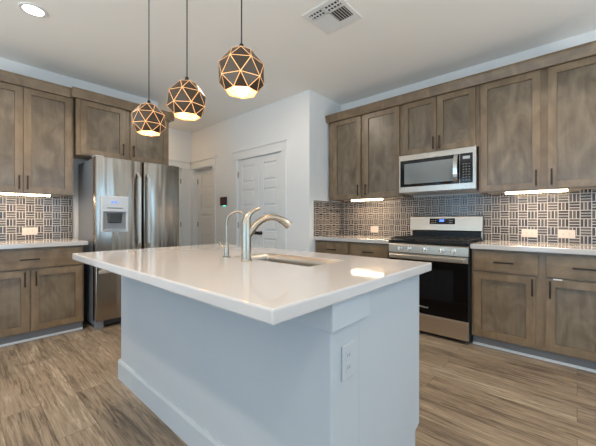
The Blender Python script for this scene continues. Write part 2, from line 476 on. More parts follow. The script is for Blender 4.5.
struct(MB(fP).box(PD1 + .094, HD0 - .094, 0, .014, 0, .135).build('baseboard_passage', 'trim_paint'), 'white baseboard between the two doors', 'baseboard')

# ------------------------------------------------------------------ cabinets
DT = .02
def pull(f, u, z, w, vertical, parent, L=.137):
    mb = MB(f)
    h = L / 2
    if vertical:
        mb.box(u - .006, u + .006, w + .022, w + .032, z - h, z + h)
        mb.box(u - .005, u + .005, w, w + .023, z - h + .012, z - h + .022).box(u - .005, u + .005, w, w + .023, z + h - .022, z + h - .012)
    else:
        mb.box(u - h, u + h, w + .022, w + .032, z - .006, z + .006)
        mb.box(u - h + .012, u - h + .022, w, w + .023, z - .005, z + .005).box(u + h - .022, u + h - .012, w, w + .023, z - .005, z + .005)
    return mb.build('handle', 'bronze', parent, bevel=.002)
def shaker(f, u0, u1, z0, z1, w, parent, handle=None, rail=.058, mats=('cab', 'cab_panel')):
    # w = back of the door; handle = (u, z, vertical)
    d = MB(f)
    d.box(u0, u0 + rail, w, w + DT, z0, z1).box(u1 - rail, u1, w, w + DT, z0, z1)
    d.box(u0 + rail, u1 - rail, w, w + DT, z0, z0 + rail).box(u0 + rail, u1 - rail, w, w + DT, z1 - rail, z1)
    o = d.build('door', mats[0], parent)
    MB(f).box(u0 + rail + .002, u1 - rail - .002, w + .001, w + .008, z0 + rail + .002, z1 - rail - .002).build('panel', mats[1], o)
    if handle: pull(f, handle[0], handle[1], w + DT, handle[2], o)
    return o
def drawer(f, u0, u1, z0, z1, w, parent, hu=None, L=.137, mat='cab_rail', bar=True):
    o = MB(f).box(u0, u1, w, w + DT, z0, z1).build('drawer', mat, parent, bevel=.003)
    if bar: pull(f, .5 * (u0 + u1) if hu is None else hu, .5 * (z0 + z1), w + DT, False, o, L)
    return o
def upper(f, u0, u1, z0, z1, depth, doors, label, base):
    t = thing('wall_cabinet', f((.5 * (u0 + u1), 0, z0)), label, 'cabinet', 'wall cabinets around the kitchen')
    b = MB(f).box(u0, u1, .002, depth, z0 + .022, z1)
    b.box(u0, u1, depth - .02, depth, z0, z0 + .022).box(u0, u0 + .018, .002, depth - .02, z0, z0 + .022).box(u1 - .018, u1, .002, depth - .02, z0, z0 + .022)
    b.build('carcass', 'cab', t)
    MB(f).box(u0 + .019, u1 - .019, .004, depth - .021, z0 + .016, z0 + .0215).build('bottom_panel', 'ply', t)
    for (a, b_, hu, hz) in doors:
        shaker(f, a, b_, z0 + .010, z1 - .006, depth, t, (hu, hz, True))
    return t
UZ0, UZ1 = 1.395, 2.44
UD = .328
upper(RW, 1.487, 2.50, UZ0, UZ1, UD, ((2.008, 2.425, 2.038, 1.505), (1.508, 1.960, 1.930, 1.505)),
      'stained wood wall cabinet in the corner left of the microwave, two tall doors', 0)
upper(RW, .712, 1.486, 1.848, UZ1, UD, ((1.100, 1.460, 1.128, 1.945), (.735, 1.094, 1.066, 1.945)),
      'short stained wood wall cabinet directly above the microwave', 0)
upper(RW, -.29, .711, UZ0, UZ1, UD, ((.235, .692, .265, 1.50), (-.27, .185, .160, 1.50)),
      'stained wood wall cabinet right of the microwave, two tall doors', 0)
upper(LW, .04, .872, UZ0, UZ1, .330, ((.06, .457, .430, 1.50), (.464, .852, .492, 1.50)),
      'stained wood wall cabinet left of the refrigerator, two tall doors', 0)
upper(LW, .886, 1.90, 1.838, UZ1, .38, ((.926, 1.366, 1.340, 1.955), (1.425, 1.880, 1.455, 1.955)),
      'wide short stained wood wall cabinet above the refrigerator', 0)

def crown(f, u0, u1, w, label, z=2.53):
    pr = [(.002, 2.441), (w - .056, 2.441), (w - .056, 2.425), (w - .034, 2.425), (w - .004, z - .022), (w, z - .018), (w, z), (.002, z)]
    pr = [(.002, 2.442), (w - .053, 2.442), (w - .053, 2.436), (w - .030, 2.436), (w - .003, z - .020), (w, z - .016), (w, z), (.002, z)]
    o = MB(f).prism(pr, u0, u1).build('crown_molding', 'cab_rail', at=f((.5 * (u0 + u1), 0, 2.44)))
    return tag(o, label, 'molding', 'crown molding on the wall cabinets')
crown(RW, -.29, 2.508, .405, 'long wood crown molding over the range-wall cabinets')
crown(LW, .04, .835, .405, 'wood crown molding over the cabinet left of the refrigerator')
crown(LW, .838, 1.95, .458, 'wood crown molding over the refrigerator cabinet')

BW = .593
def base(f, u0, u1, doors, drawers, label, ends=None):
    t = thing('base_cabinet', f((.5 * (u0 + u1), 0, 0)), label, 'cabinet', 'base cabinets around the kitchen')
    MB(f).box(u0, u1, .002, BW, .09, .874).build('carcass', 'cab', t)
    MB(f).box(u0, u1, .002, .548, 0, .09).build('toe_kick', 'kick', t)
    MB(f).prism([(.549, 0), (.562, 0), (.560, .010), (.549, .018)], u0, u1).build('shoe_molding', 'shoe', t)
    for (a, b, hu, hz) in doors: shaker(f, a, b, .10, .668, BW, t, (hu, hz, True))
    for (a, b, hu, L) in drawers: drawer(f, a, b, .682, .856, BW, t, hu, L)
    return t
rb = base(RW, -.29, .712, ((.252, .692, .268, .588), (-.27, .183, .157, .588)), ((.232, .694, .464, .143), (-.27, .183, -.045, .143)),
     'wood base cabinet right of the range with two drawers and two doors')
MB(RW).box(.085, .140, BW + DT + .0005, BW + DT + .003, .6645, .674).build('paper_tag', 'white_plastic', rb)['label'] = 'small white tag at the door top'
base(RW, 1.495, 2.526, ((1.515, 1.995, 1.965, .588), (2.023, 2.505, 2.053, .588)), ((1.512, 1.982, 1.747, .137), (2.021, 2.503, 2.262, .137)),
     'wood base cabinet in the corner left of the range, behind the island')
base(LW, .04, .902, ((.06, .474, .440, .588), (.486, .885, .520, .588)), ((.06, .885, .475, .143),),
     'wood base cabinet left of the refrigerator with one wide drawer')

def counter(f, u0, u1, label):
    o = MB(f).box(u0, u1, .002, .634, .8752, .917).build('countertop', 'quartz', at=f((.5 * (u0 + u1), .3, .8752)), bevel=.004)
    return tag(o, label, 'countertop', 'quartz countertops along the walls')
counter(RW, -.31, .716, 'white quartz countertop right of the range')
counter(RW, 1.493, 2.528, 'white quartz countertop between the range and the corner wall')
counter(LW, .02, .933, 'white quartz countertop left of the refrigerator')

# ------------------------------------------------------------------ tile backsplash
def splash(f, u0, u1, z0, z1, label, phase=0):
    mb = MB(f).box(u0, u1, .002, .010, z0, z1)
    bm = mb.bm; uvl = bm.loops.layers.uv.new('UVMap'); bm.faces.ensure_lookup_table()
    inv = {RW: lambda c: (c.y, c.z), LW: lambda c: (c.x, c.z)}.get(f, lambda c: (c.x, c.z))
    for fc in bm.faces:
        for lp in fc.loops:
            a, b = inv(lp.vert.co); lp[uvl].uv = (a + phase, b - .917)
    o = mb.build('tile_backsplash', 'tile', at=f((.5 * (u0 + u1), 0, z0)))
    return tag(o, label, 'backsplash', 'basket-weave tile backsplashes')
splash(RW, -.31, 2.517, .9175, 1.405, 'dark basket-weave tile backsplash behind the range', .02)
splash(LW, .02, .933, .9175, 1.405, 'dark basket-weave tile backsplash left of the refrigerator', .01)
fJ = lambda p: Vector((p[0], JY - p[1], p[2]))
splash(fJ, 3.10, WX - .011, .9175, 1.385, 'narrow basket-weave tile backsplash on the short corner return wall', .03)
tag(MB(fJ).box(3.078, 3.099, .001, .013, .9175, 1.400).box(3.0995, WX - .36, .001, .013, 1.386, 1.399).build('tile_edge_trim', 'trim_paint', at=fJ((3.09, 0, .9175))),
    'white edge trim finishing the corner return wall tile', 'trim')

# ------------------------------------------------------------------ outlets
def outlet(f, u0, u1, z0, z1, b, label, horiz, mat='outlet_plate'):
    t = thing('wall_outlet', f((.5 * (u0 + u1), b, z0)), label, 'outlet', 'outlet cover plates')
    MB(f).box(u0, u1, b, b + .006, z0, z1).build('cover_plate', mat, t, bevel=.002)
    cu, cz = .5 * (u0 + u1), .5 * (z0 + z1)
    for k in (-1, 1):
        du, dz = (k * .021, 0) if horiz else (0, k * .021)
        r = MB(f).box(cu + du - .016, cu + du + .016, b + .006, b + .0075, cz + dz - .016, cz + dz + .016).build('receptacle', mat, t, bevel=.001)
        s = MB(f)
        for q in (-1, 1):
            if horiz: s.box(cu + du - .005, cu + du + .005, b + .0075, b + .0079, cz + q * .006 - .001, cz + q * .006 + .001)
            else: s.box(cu + q * .006 - .001, cu + q * .006 + .001, b + .0075, b + .0079, cz + dz - .004, cz + dz + .006)
        s.build('slots', 'slot', r)
    return t
outlet(RW, .284, .405, .967, 1.043, .0105, 'beige outlet plate on the tile right of the range, nearer the range', True)
outlet(RW, .012, .133, .967, 1.043, .0105, 'beige outlet plate on the tile nearest the right picture edge', True)
outlet(RW, 1.937, 2.052, .967, 1.050, .0105, 'beige outlet plate on the tile left of the range', True)
outlet(LW, .490, .616, .973, 1.052, .0105, 'beige outlet plate on the tile left of the refrigerator', True)

# ------------------------------------------------------------------ under-cabinet strips
def strip(f, u0, u1, w, label):
    t = thing('light_bar', f((.5 * (u0 + u1), w, 1.372)), label, 'light', 'light bars under the wall cabinets')
    MB(f).box(u0, u1, w - .014, w + .014, 1.392, 1.4108).build('housing', 'white_plastic', t)
    MB(f).box(u0 + .004, u1 - .004, w - .013, w + .015, 1.376, 1.392).build('diffuser', 'led', t)
    return t
strip(RW, .055, .508, .248, 'glowing light bar under the cabinet right of the microwave')
strip(RW, 1.760, 2.200, .248, 'glowing light bar under the corner cabinet left of the microwave')
strip(LW, .12, .685, .275, 'glowing light bar under the cabinet left of the refrigerator')

# ------------------------------------------------------------------ text marks
def text_mark(s, f, u, w, z, size, mat, parent, flip, name='logo'):
    cu = bpy.data.curves.new('t', 'FONT'); cu.body = s; cu.size = size; cu.align_x = 'CENTER'; cu.extrude = .0004
    o = bpy.data.objects.new('t', cu); COL.objects.link(o)
    dg = bpy.context.evaluated_depsgraph_get()
    me = bpy.data.meshes.new_from_object(o.evaluated_get(dg))
    bpy.data.objects.remove(o)
    off = wloc(parent)
    for v in me.vertices:
        x, y, zz = v.co
        v.co = f((u - x if flip else u + x, w + .0004 + zz, z + y)) - off
    me.materials.clear(); me.materials.append(M[mat])
    me.name = name
    q = bpy.data.objects.new(name, me); COL.objects.link(q); q.parent = parent
    return q

# ------------------------------------------------------------------ range
r0, r1 = .724, 1.487
rg = thing('gas_range', RW((.5 * (r0 + r1), .3, 0)), 'stainless freestanding gas range with black oven window between base cabinets', 'range')
MB(RW).box(r0, r1, .03, .618, .03, .900).build('body', 'dark_plastic', rg)
for u in (r0 + .04, r1 - .06):
    for wv in (.08, .56): MB(RW).lathe((u + .01, wv, 0), [(.016, 0), (.016, .031)], 12).build('foot', 'dark_plastic', rg)
MB(RW).box(r0 + .002, r1 - .002, .62, .648, .035, .205).build('storage_drawer', 'steel_range', rg, bevel=.004)
od = MB(RW).box(r0 + .002, r1 - .002, .62, .646, .213, .792).build('oven_door', 'black_enamel', rg, bevel=.004)
MB(RW).box(r0 + .006, r1 - .006, .6463, .650, .217, .735).build('glass', 'oven_glass', od, bevel=.001)
MB(RW).box(r0 + .13, r1 - .13, .6502, .651, .36, .66).build('window', 'black_glass', od)
MB(RW).box(r0 + .004, r1 - .004, .6463, .651, .736, .792).build('top_band', 'steel_range', od)
hd = MB(RW).prism([(.672, .744), (.706, .744), (.712, .752), (.712, .778), (.706, .786), (.680, .786), (.672, .778)], r0 + .03, r1 - .035)
hd.box(r0 + .03, r0 + .06, .651, .674, .752, .780).box(r1 - .06, r1 - .03, .651, .674, .752, .780)
hd.build('handle', 'steel_range', od, bevel=.002)
text_mark('Whirlpool', RW, 1.128, .650, .272, .023, 'logo_silver', od, True)
cp = MB(RW).prism([(.60, .799), (.660, .799), (.655, .878), (.640, .898), (.60, .898)], r0, r1).build('control_panel', 'steel_range', rg, bevel=.002)
for u in (1.363, 1.266, 1.110, .953, .852):
    k = MB(RW).lathe((u, .657, .842), [(.023, 0), (.023, .006), (.019, .009), (.017, .030), (.013, .034), (.001, .034)], 20, 'b').build('knob', 'chrome_handle', cp, smooth=True)
    MB(RW).box(u - .004, u + .004, .688, .695, .826, .858).build('grip', 'white_plastic', k)
ct = MB(RW).box(r0 - .002, r1 + .002, .065, .655, .9005, .922).build('cooktop', 'black_enamel', rg, bevel=.003)
for (u, wv, rr) in ((.86, .20, .045), (1.35, .20, .04), (.86, .47, .05), (1.35, .47, .045), (1.105, .34, .05)):
    MB(RW).lathe((u, wv, .922), [(rr + .012, 0), (rr + .012, .004), (rr, .006), (rr, .014), (rr - .008, .018), (.001, .018)], 20).build('burner', 'cast_iron', ct, smooth=True)
for (g0, g1) in ((r0 + .015, .973), (.978, 1.232), (1.237, r1 - .015)):
    g = MB(RW)
    for wv in (.085, .34, .625): g.box(g0, g1, wv - .006, wv + .006, .936, .950)
    for k in range(4):
        u = g0 + .006 + k * (g1 - g0 - .012) / 3
        g.box(u - .006, u + .006, .085, .625, .936, .950)
    for u in (g0 + .006, g1 - .006):
        for wv in (.09, .62): g.box(u - .006, u + .006, wv - .006, wv + .006, .9222, .937)
    g.build('grate', 'cast_iron', ct)
bg = MB(RW).prism([(.015, .90), (.064, .90), (.064, 1.005), (.080, 1.015), (.062, 1.168), (.052, 1.180), (.015, 1.180)], r0 + .006, r1 + .004).build('backguard', 'steel_range', rg, bevel=.003)
MB(RW).box(r0 + .02, r1 - .02, .0642, .068, .925, 1.003).build('vent_slot', 'black_enamel', bg)
dp = MB(RW).prism([(.068, 1.085), (.0735, 1.085), (.0655, 1.150), (.060, 1.150)], .995, 1.265).build('display', 'black_glass', bg)
MB(RW).prism([(.067, 1.112), (.0717, 1.112), (.0689, 1.138), (.064, 1.138)], 1.108, 1.158).build('clock_readout', 'screen_blue', dp)
for k in range(6):
    u = (1.018 + k * .014) if k < 3 else (1.195 + (k - 3) * .02)
    for zz in (1.098, 1.122):
        MB(RW).prism([(.068, zz), (.0722 - (zz - 1.098) * .125 + .0012, zz), (.0712 - (zz - 1.098) * .125 + .0012, zz + .008), (.067, zz + .008)], u, u + .009).build('button', 'gray_plastic', dp)

# ------------------------------------------------------------------ microwave
m0, m1, mz0, mz1 = .716, 1.484, 1.432, 1.8465
mw = thing('microwave', RW((1.10, .2, mz0)), 'stainless over-the-range microwave mounted above the gas range', 'microwave')
MB(RW).box(m0 + .004, m1 - .004, .012, .376, mz0 + .012, mz1).build('body', 'dark_plastic', mw)
MB(RW).prism([(.03, mz0 - .012), (.34, mz0 - .004), (.37, mz0 + .011), (.03, mz0 + .011)], m0 + .02, m1 - .02).build('underside_vent', 'gray_plastic', mw)
md = MB(RW).box(m0, m1, .377, .408, mz0, mz1 - .002).build('door', 'steel', mw, bevel=.005)
MB(RW).box(.862, 1.466, .4083, .412, mz0 + .062, mz1 - .062).build('window_frame', 'black_glass', md, bevel=.002)
MB(RW).box(.912, 1.420, .4122, .413, mz0 + .092, mz1 - .10).build('window', 'window_glass_dark', md)
cpn = MB(RW).box(.745, .858, .4083, .412, mz0 + .062, mz1 - .062).build('control_panel', 'black_glass', md, bevel=.002)
MB(RW).box(.768, .832, .4122, .413, mz1 - .118, mz1 - .090).build('display', 'gray_plastic', cpn)
for i in range(3):
    for j in range(7):
        MB(RW).box(.766 + i * .026, .782 + i * .026, .4122, .413, mz0 + .085 + j * .026, mz0 + .097 + j * .026).build('button', 'button_gray', cpn)
hp = [(.889, .412 + .045 * math.sin(math.pi * k / 10) ** .6, mz0 + .065 + (mz1 - mz0 - .13) * k / 10) for k in range(11)]
h = MB(RW)
for (a, b_) in zip(hp, hp[1:]):
    h.poly([(a[0] - .018, a[1], a[2]), (a[0] + .018, a[1], a[2]), (b_[0] + .018, b_[1], b_[2]), (b_[0] - .018, b_[1], b_[2]),
            (a[0] - .018, a[1] + .010, a[2]), (a[0] + .018, a[1] + .010, a[2]), (b_[0] + .018, b_[1] + .010, b_[2]), (b_[0] - .018, b_[1] + .010, b_[2])],
           [(0, 1, 2, 3), (4, 5, 6, 7), (0, 4, 7, 3), (1, 5, 6, 2), (0, 1, 5, 4), (3, 2, 6, 7)])
h.build('handle', 'chrome_handle', md)
# ------------------------------------------------------------------ refrigerator
f0, f1 = .972, 1.884
fr = thing('refrigerator', (.5 * (f0 + f1), 4.0, 0), 'stainless french-door refrigerator with water dispenser on the left door', 'refrigerator')
MB().box(f0 + .002, f1 - .002, 3.745, 4.30, .045, 1.775).build('body', 'fridge_side', fr, bevel=.004)
def fdoor(name, x0, x1, z0, z1, hole=None):
    # gently bowed front
    mb = MB(); n = 12
    prof = [(x0, 3.742)] + [(x0 + .003, 3.676)] + [(x0 + .012 + (x1 - x0 - .024) * k / n, 3.664 - .010 * math.sin(math.pi * k / n)) for k in range(n + 1)] + [(x1 - .003, 3.676), (x1, 3.742)]
    return mb, prof
def door_mesh(x0, x1, z0, z1):
    mb, prof = fdoor('', x0, x1, z0, z1)
    n = len(prof)
    vs = [(x, y, z0) for x, y in prof] + [(x, y, z1) for x, y in prof]
    mb.poly(vs, [tuple(range(n))[::-1], tuple(range(n, 2 * n))] + [(i, (i + 1) % n, n + (i + 1) % n, n + i) for i in range(n)])
    return mb
ml = .5 * (f0 + f1) + .016
dl = door_mesh(f0, ml - .004, .672, 1.790).build('door', 'steel_fridge', fr, bevel=.003, smooth=True)
dr = door_mesh(ml + .004, f1, .672, 1.790).build('door', 'steel_fridge', fr, bevel=.003, smooth=True)
dw = door_mesh(f0, f1, .085, .662).build('freezer_drawer', 'steel_fridge', fr, bevel=.003, smooth=True)
def fhandle(parent, x, z0, z1):
    pts = []
    for k in range(13):
        s = k / 12
        pts.append((x, 3.668 - .054 * min(1, math.sin(math.pi * s) * 5.0) ** .5, z0 + (z1 - z0) * s))
    mb = MB()
    for a, b_ in zip(pts, pts[1:]):
        mb.poly([(a[0] - .013, a[1], a[2]), (a[0] + .013, a[1], a[2]), (b_[0] + .013, b_[1], b_[2]), (b_[0] - .013, b_[1], b_[2]),
                 (a[0] - .013, a[1] - .014, a[2]), (a[0] + .013, a[1] - .014, a[2]), (b_[0] + .013, b_[1] - .014, b_[2]), (b_[0] - .013, b_[1] - .014, b_[2])],
                [(0, 1, 2, 3), (4, 5, 6, 7), (0, 4, 7, 3), (1, 5, 6, 2), (0, 1, 5, 4), (3, 2, 6, 7)])
    bmesh.ops.remove_doubles(mb.bm, verts=mb.bm.verts[:], dist=1e-5)
    return mb.build('handle', 'satin_handle', parent)
fhandle(dl, ml - .058, .80, 1.668); fhandle(dr, ml + .042, .80, 1.668)
hb = MB().box(f0 + .015, f1 - .015, 3.598, 3.614, .584, .618)
for x in (f0 + .06, f1 - .085): hb.box(x, x + .025, 3.612, 3.662, .596, .616)
hb.build('handle', 'satin_handle', dw, bevel=.004)
# dispenser: housing ring, recess, control display
dx0, dx1, dz0, dz1 = 1.018, 1.282, 1.005, 1.385
dsp = MB().box(dx0, dx1, 3.640, 3.662, dz1 - .165, dz1).box(dx0, dx0 + .022, 3.640, 3.662, dz0, dz1 - .165).box(dx1 - .022, dx1, 3.640, 3.662, dz0, dz1 - .165).box(dx0 + .022, dx1 - .022, 3.640, 3.662, dz0, dz0 + .022)
dsp = dsp.build('dispenser', 'dispenser_gray', dl, bevel=.004)
dsp['label'] = 'grey water and ice dispenser panel'
MB().box(dx0 + .022, dx1 - .022, 3.6535, 3.655, dz0 + .022, dz1 - .165).build('recess', 'recess_gray', dsp)
MB().poly([(1.085, 3.650, 1.10), (1.215, 3.650, 1.10), (1.225, 3.650, 1.205), (1.075, 3.650, 1.205), (1.105, 3.640, 1.11), (1.195, 3.640, 1.11), (1.20, 3.638, 1.203), (1.10, 3.638, 1.203)],
          [(0, 1, 2, 3), (4, 5, 6, 7), (0, 1, 5, 4), (1, 2, 6, 5), (2, 3, 7, 6), (3, 0, 4, 7)]).build('paddle', 'slot', dsp)
MB().box(dx0 + .03, dx1 - .03, 3.628, 3.6525, dz0 + .0225, dz0 + .032).build('drip_tray', 'gray_plastic', dsp)
MB().box(1.075, 1.225, 3.6385, 3.6395, 1.255, 1.262).build('button_row', 'dark_plastic', dsp)
for x in (1.112, 1.150): MB().box(x, x + .020, 3.6385, 3.6398, 1.310, 1.330).build('readout', 'screen_blue', dsp)
text_mark('Whirlpool', ident, 1.80, 3.654, 1.714, .020, 'logo_dark', dr, False)
MB().box(f0 + .07, f1 - .07, 3.70, 3.744, .03, .082).build('toe_grille', 'dark_plastic', fr)
for x in (f0 + .045, f1 - .045):
    MB().box(x - .038, x + .038, 3.68, 3.744, 0, .082).build('foot', 'fridge_side', fr, bevel=.006)
    MB().lathe((x, 4.2, 0), [(.02, 0), (.02, .046)], 12).build('foot', 'dark_plastic', fr)
for x in (f0 + .05, f1 - .05):
    MB().box(x - .04, x + .04, 3.70, 3.83, 1.791, 1.806).build('hinge_cover', 'gray_plastic', fr, bevel=.004)

# ------------------------------------------------------------------ island
iX0, iX1, iY0, iY1 = .805, 1.540, .580, 2.430
isl = thing('kitchen_island', (1.17, 1.5, 0), 'white painted kitchen island base with baseboard under the overhanging quartz top', 'island')
def rounded(cx, cy, r, q): return [(cx + r * math.cos((q + k / 4) * math.pi / 2), cy + r * math.sin((q + k / 4) * math.pi / 2)) for k in range(5)]
prf = rounded(iX0 + .008, iY1 - .008, .008, 1) + rounded(iX0 + .008, iY0 + .008, .008, 2) + [(.9705, iY0), (.9705, iY1)]
npf = len(prf)
MB().poly([(x, y, z) for z in (0, .8745) for x, y in prf], [tuple(range(npf)), tuple(range(npf, 2 * npf))] + [(i, (i + 1) % npf, npf + (i + 1) % npf, npf + i) for i in range(npf)]).build('pony_wall', 'island_paint', isl)
cb = MB()
cb.poly([(x, y, z) for y in (iY0, iY0 + .022) for x, z in ((.971, 0), (1.490, 0), (1.490, .118), (1.540, .134), (1.540, .8745), (.971, .8745))],
        [(0, 1, 2, 3, 4, 5), (6, 7, 8, 9, 10, 11)] + [(i, (i + 1) % 6, 6 + (i + 1) % 6, 6 + i) for i in range(6)])
cb.poly([(x, y, z) for y in (iY1 - .022, iY1) for x, z in ((.971, 0), (1.490, 0), (1.490, .118), (1.540, .134), (1.540, .8745), (.971, .8745))],
        [(0, 1, 2, 3, 4, 5), (6, 7, 8, 9, 10, 11)] + [(i, (i + 1) % 6, 6 + (i + 1) % 6, 6 + i) for i in range(6)])
cb.box(1.48, 1.489, iY0 + .022, iY1 - .022, 0, .12).box(.972, 1.50, iY0 + .022, iY1 - .022, .12, .135)
cb.box(1.50, 1.519, iY0 + .022, iY1 - .022, .12, .8745)
cb.build('cabinet_body', 'island_paint', isl)
fI = lambda p: Vector((p[1], p[0], p[2]))
for k in range(4):
    y0 = iY0 + .03 + k * .4475; y1 = y0 + .44
    shaker(fI, y0, y1, .145, .865, 1.5195, isl, (y0 + .03 if k % 2 else y1 - .03, .76, True), mats=('island_paint', 'island_paint'))
ap = MB().box(.794, 1.025, .568, .5795, .781, .8745).box(.794, .8045, .5795, 2.432, .781, .8745)
ap.build('apron_trim', 'apron_paint', isl, bevel=.002)
bb = MB()
prof = [(0, 0), (-.014, 0), (-.014, .118), (-.008, .135), (0, .135)]
bb.poly([(iX0 - .0005 + dx, y, z) for y in (iY0 - .014, iY1 + .014) for dx, z in prof], [(0, 1, 2, 3, 4), (5, 6, 7, 8, 9)] + [(i, (i + 1) % 5, 5 + (i + 1) % 5, 5 + i) for i in range(5)])
bb.box(iX0, .971, iY0 - .014, iY0 - .0005, 0, .135).box(iX0, .971, iY1 + .0005, iY1 + .014, 0, .135)
bb.build('baseboard', 'island_paint', isl)
MB().prism([(iY0 - .012, 0), (iY0 + .001, 0), (iY0 + .001, .02)], .972, 1.488).build('shoe_molding', 'shoe', isl)

SX0, SX1, SY0, SY1 = 1.112, 1.400, .930, 1.530
def island_top():
    xs = [.520, SX0, SX1, 1.633]; ys = [.550, SY0, SY1, 2.447]; z0, z1 = .8752, .917
    bm = bmesh.new()
    V = {(i, j, k): bm.verts.new((xs[i], ys[j], (z0, z1)[k])) for i in range(4) for j in range(4) for k in range(2)}
    for i in range(3):
        for j in range(3):
            if i == 1 and j == 1: continue
            for k in range(2):
                bm.faces.new([V[i, j, k], V[i + 1, j, k], V[i + 1, j + 1, k], V[i, j + 1, k]])
    for i in range(3):
        for j in (0, 3): bm.faces.new([V[i, j, 0], V[i + 1, j, 0], V[i + 1, j, 1], V[i, j, 1]])
        for j in (0, 3): bm.faces.new([V[j, i, 0], V[j, i + 1, 0], V[j, i + 1, 1], V[j, i, 1]])
    for j in (1, 2):
        bm.faces.new([V[1, j, 0], V[2, j, 0], V[2, j, 1], V[1, j, 1]])
        bm.faces.new([V[j, 1, 0], V[j, 2, 0], V[j, 2, 1], V[j, 1, 1]])
    mb = MB(); mb.bm.free(); mb.bm = bm
    return mb.build('island_countertop', 'quartz', at=(1.0765, 1.4985, .8752), bevel=.006)
tag(island_top(), 'large white quartz island countertop with the sink cutout', 'countertop')

# outlet on the island end
outlet(lambda p: Vector((p[0], iY0 - p[1], p[2])), .857, .927, .600, .716, .0005, 'white vertical outlet plate on the end of the island', False, 'island_paint')

# sink
sk = thing('kitchen_sink', (1.256, 1.23, .70), 'undermount stainless sink set in the island countertop', 'sink')
mb = MB()
a0, a1, b0, b1 = SX0 - .004, SX1 + .004, SY0 - .004, SY1 + .004
rings = []
def rr(x0, x1, y0, y1, r, z):
    out = []
    for (cx, cy, s) in ((x1 - r, y1 - r, 0), (x0 + r, y1 - r, 1), (x0 + r, y0 + r, 2), (x1 - r, y0 + r, 3)):
        for k in range(5):
            a = (s + k / 4) * math.pi / 2
            out.append((cx + r * math.cos(a), cy + r * math.sin(a), z))
    return out
levels = [rr(a0 + .0055, a1 - .0055, b0 + .0055, b1 - .0055, .012, .9145), rr(a0 + .006, a1 - .006, b0 + .006, b1 - .006, .014, .874), rr(a0 + .008, a1 - .008, b0 + .008, b1 - .008, .02, .70), rr(a0 + .034, a1 - .034, b0 + .034, b1 - .034, .03, .678)]
R = [[mb.bm.verts.new(p) for p in L] for L in levels]
for A, B in zip(R, R[1:]):
    for k in range(20): mb.bm.faces.new((A[k], A[(k + 1) % 20], B[(k + 1) % 20], B[k]))
mb.bm.faces.new(R[-1])
bw = mb.build('basin', 'steel_sink', sk, smooth=True)
sd = bw.modifiers.new('thick', 'SOLIDIFY'); sd.thickness = .0012; sd.offset = 0
MB().lathe((1.256, 1.23, .6787), [(.045, 0), (.045, .004), (.036, .005), (.034, .002), (.001, .002)], 24).build('drain', 'chrome_handle', sk, smooth=True)

# faucet
FX, FY = 1.040, 1.303
fa = thing('kitchen_faucet', (FX, FY, .9172), 'brushed nickel pull-out kitchen faucet with curved lever at the sink', 'faucet')
MB().lathe((FX, FY, .9172), [(.030, 0), (.030, .004), (.0265, .008), (.0255, .10), (.0245, .205), (.020, .222), (.008, .230)], 28).build('body', 'nickel', fa, smooth=True)
dv = Vector((.80, -.60, 0)).normalized()
def along(s, z): return (FX + dv.x * s, FY + dv.y * s, z)
sp = [(.012, 1.055), (.030, 1.082), (.052, 1.109), (.078, 1.131), (.105, 1.144), (.133, 1.149), (.160, 1.146), (.186, 1.136), (.208, 1.121), (.230, 1.101)]
MB().tube([along(s, z) for s, z in sp[:8]], [.020, .0195, .0185, .0175, .0168, .0165, .0168, .0175], 20).build('spout', 'nickel', fa, smooth=True)
hdm = MB().tube([along(s, z) for s, z in sp[7:]], [.0182, .0205, .0215], 20).build('spray_head', 'nickel', fa, smooth=True)
MB().tube([along(.172, 1.126), along(.196, 1.113)], .005, 10).build('button', 'slot', hdm)
MB().tube([along(.0, 1.125), along(.006, 1.150), along(.020, 1.170), along(.042, 1.185), along(.066, 1.193), along(.078, 1.197)], [.0235, .019, .0125, .009, .0068, .005], 16).build('lever', 'nickel', fa, smooth=True)

# filtered-water tap
TX, TY = 1.058, 1.505
tp = thing('water_tap', (TX, TY, .9172), 'slim brushed nickel gooseneck tap behind the main faucet', 'tap')
MB().lathe((TX, TY, .9172), [(.022, 0), (.022, .005), (.013, .009), (.012, .05), (.009, .075), (.007, .085)], 20).build('base', 'nickel', tp, smooth=True)
pts = [(TX, TY, .99), (TX, TY, 1.06), (TX, TY, 1.11)]
d2 = Vector((.62, -.78, 0)).normalized()
for k in range(1, 13):
    a = math.pi - math.pi * k / 12
    s = .062 + .062 * math.cos(a); z = 1.118 + .064 * math.sin(a)
    pts.append((TX + d2.x * s, TY + d2.y * s, z))
pts.append((TX + d2.x * .124, TY + d2.y * .124, 1.095))
MB().tube(pts, .0062, 12).build('spout', 'nickel', tp, smooth=True)
MB().tube([(TX, TY, .975), (TX - .022, TY + .022, .982), (TX - .030, TY + .028, 1.010)], [.006, .006, .007], 10).build('lever', 'nickel', tp, smooth=True)

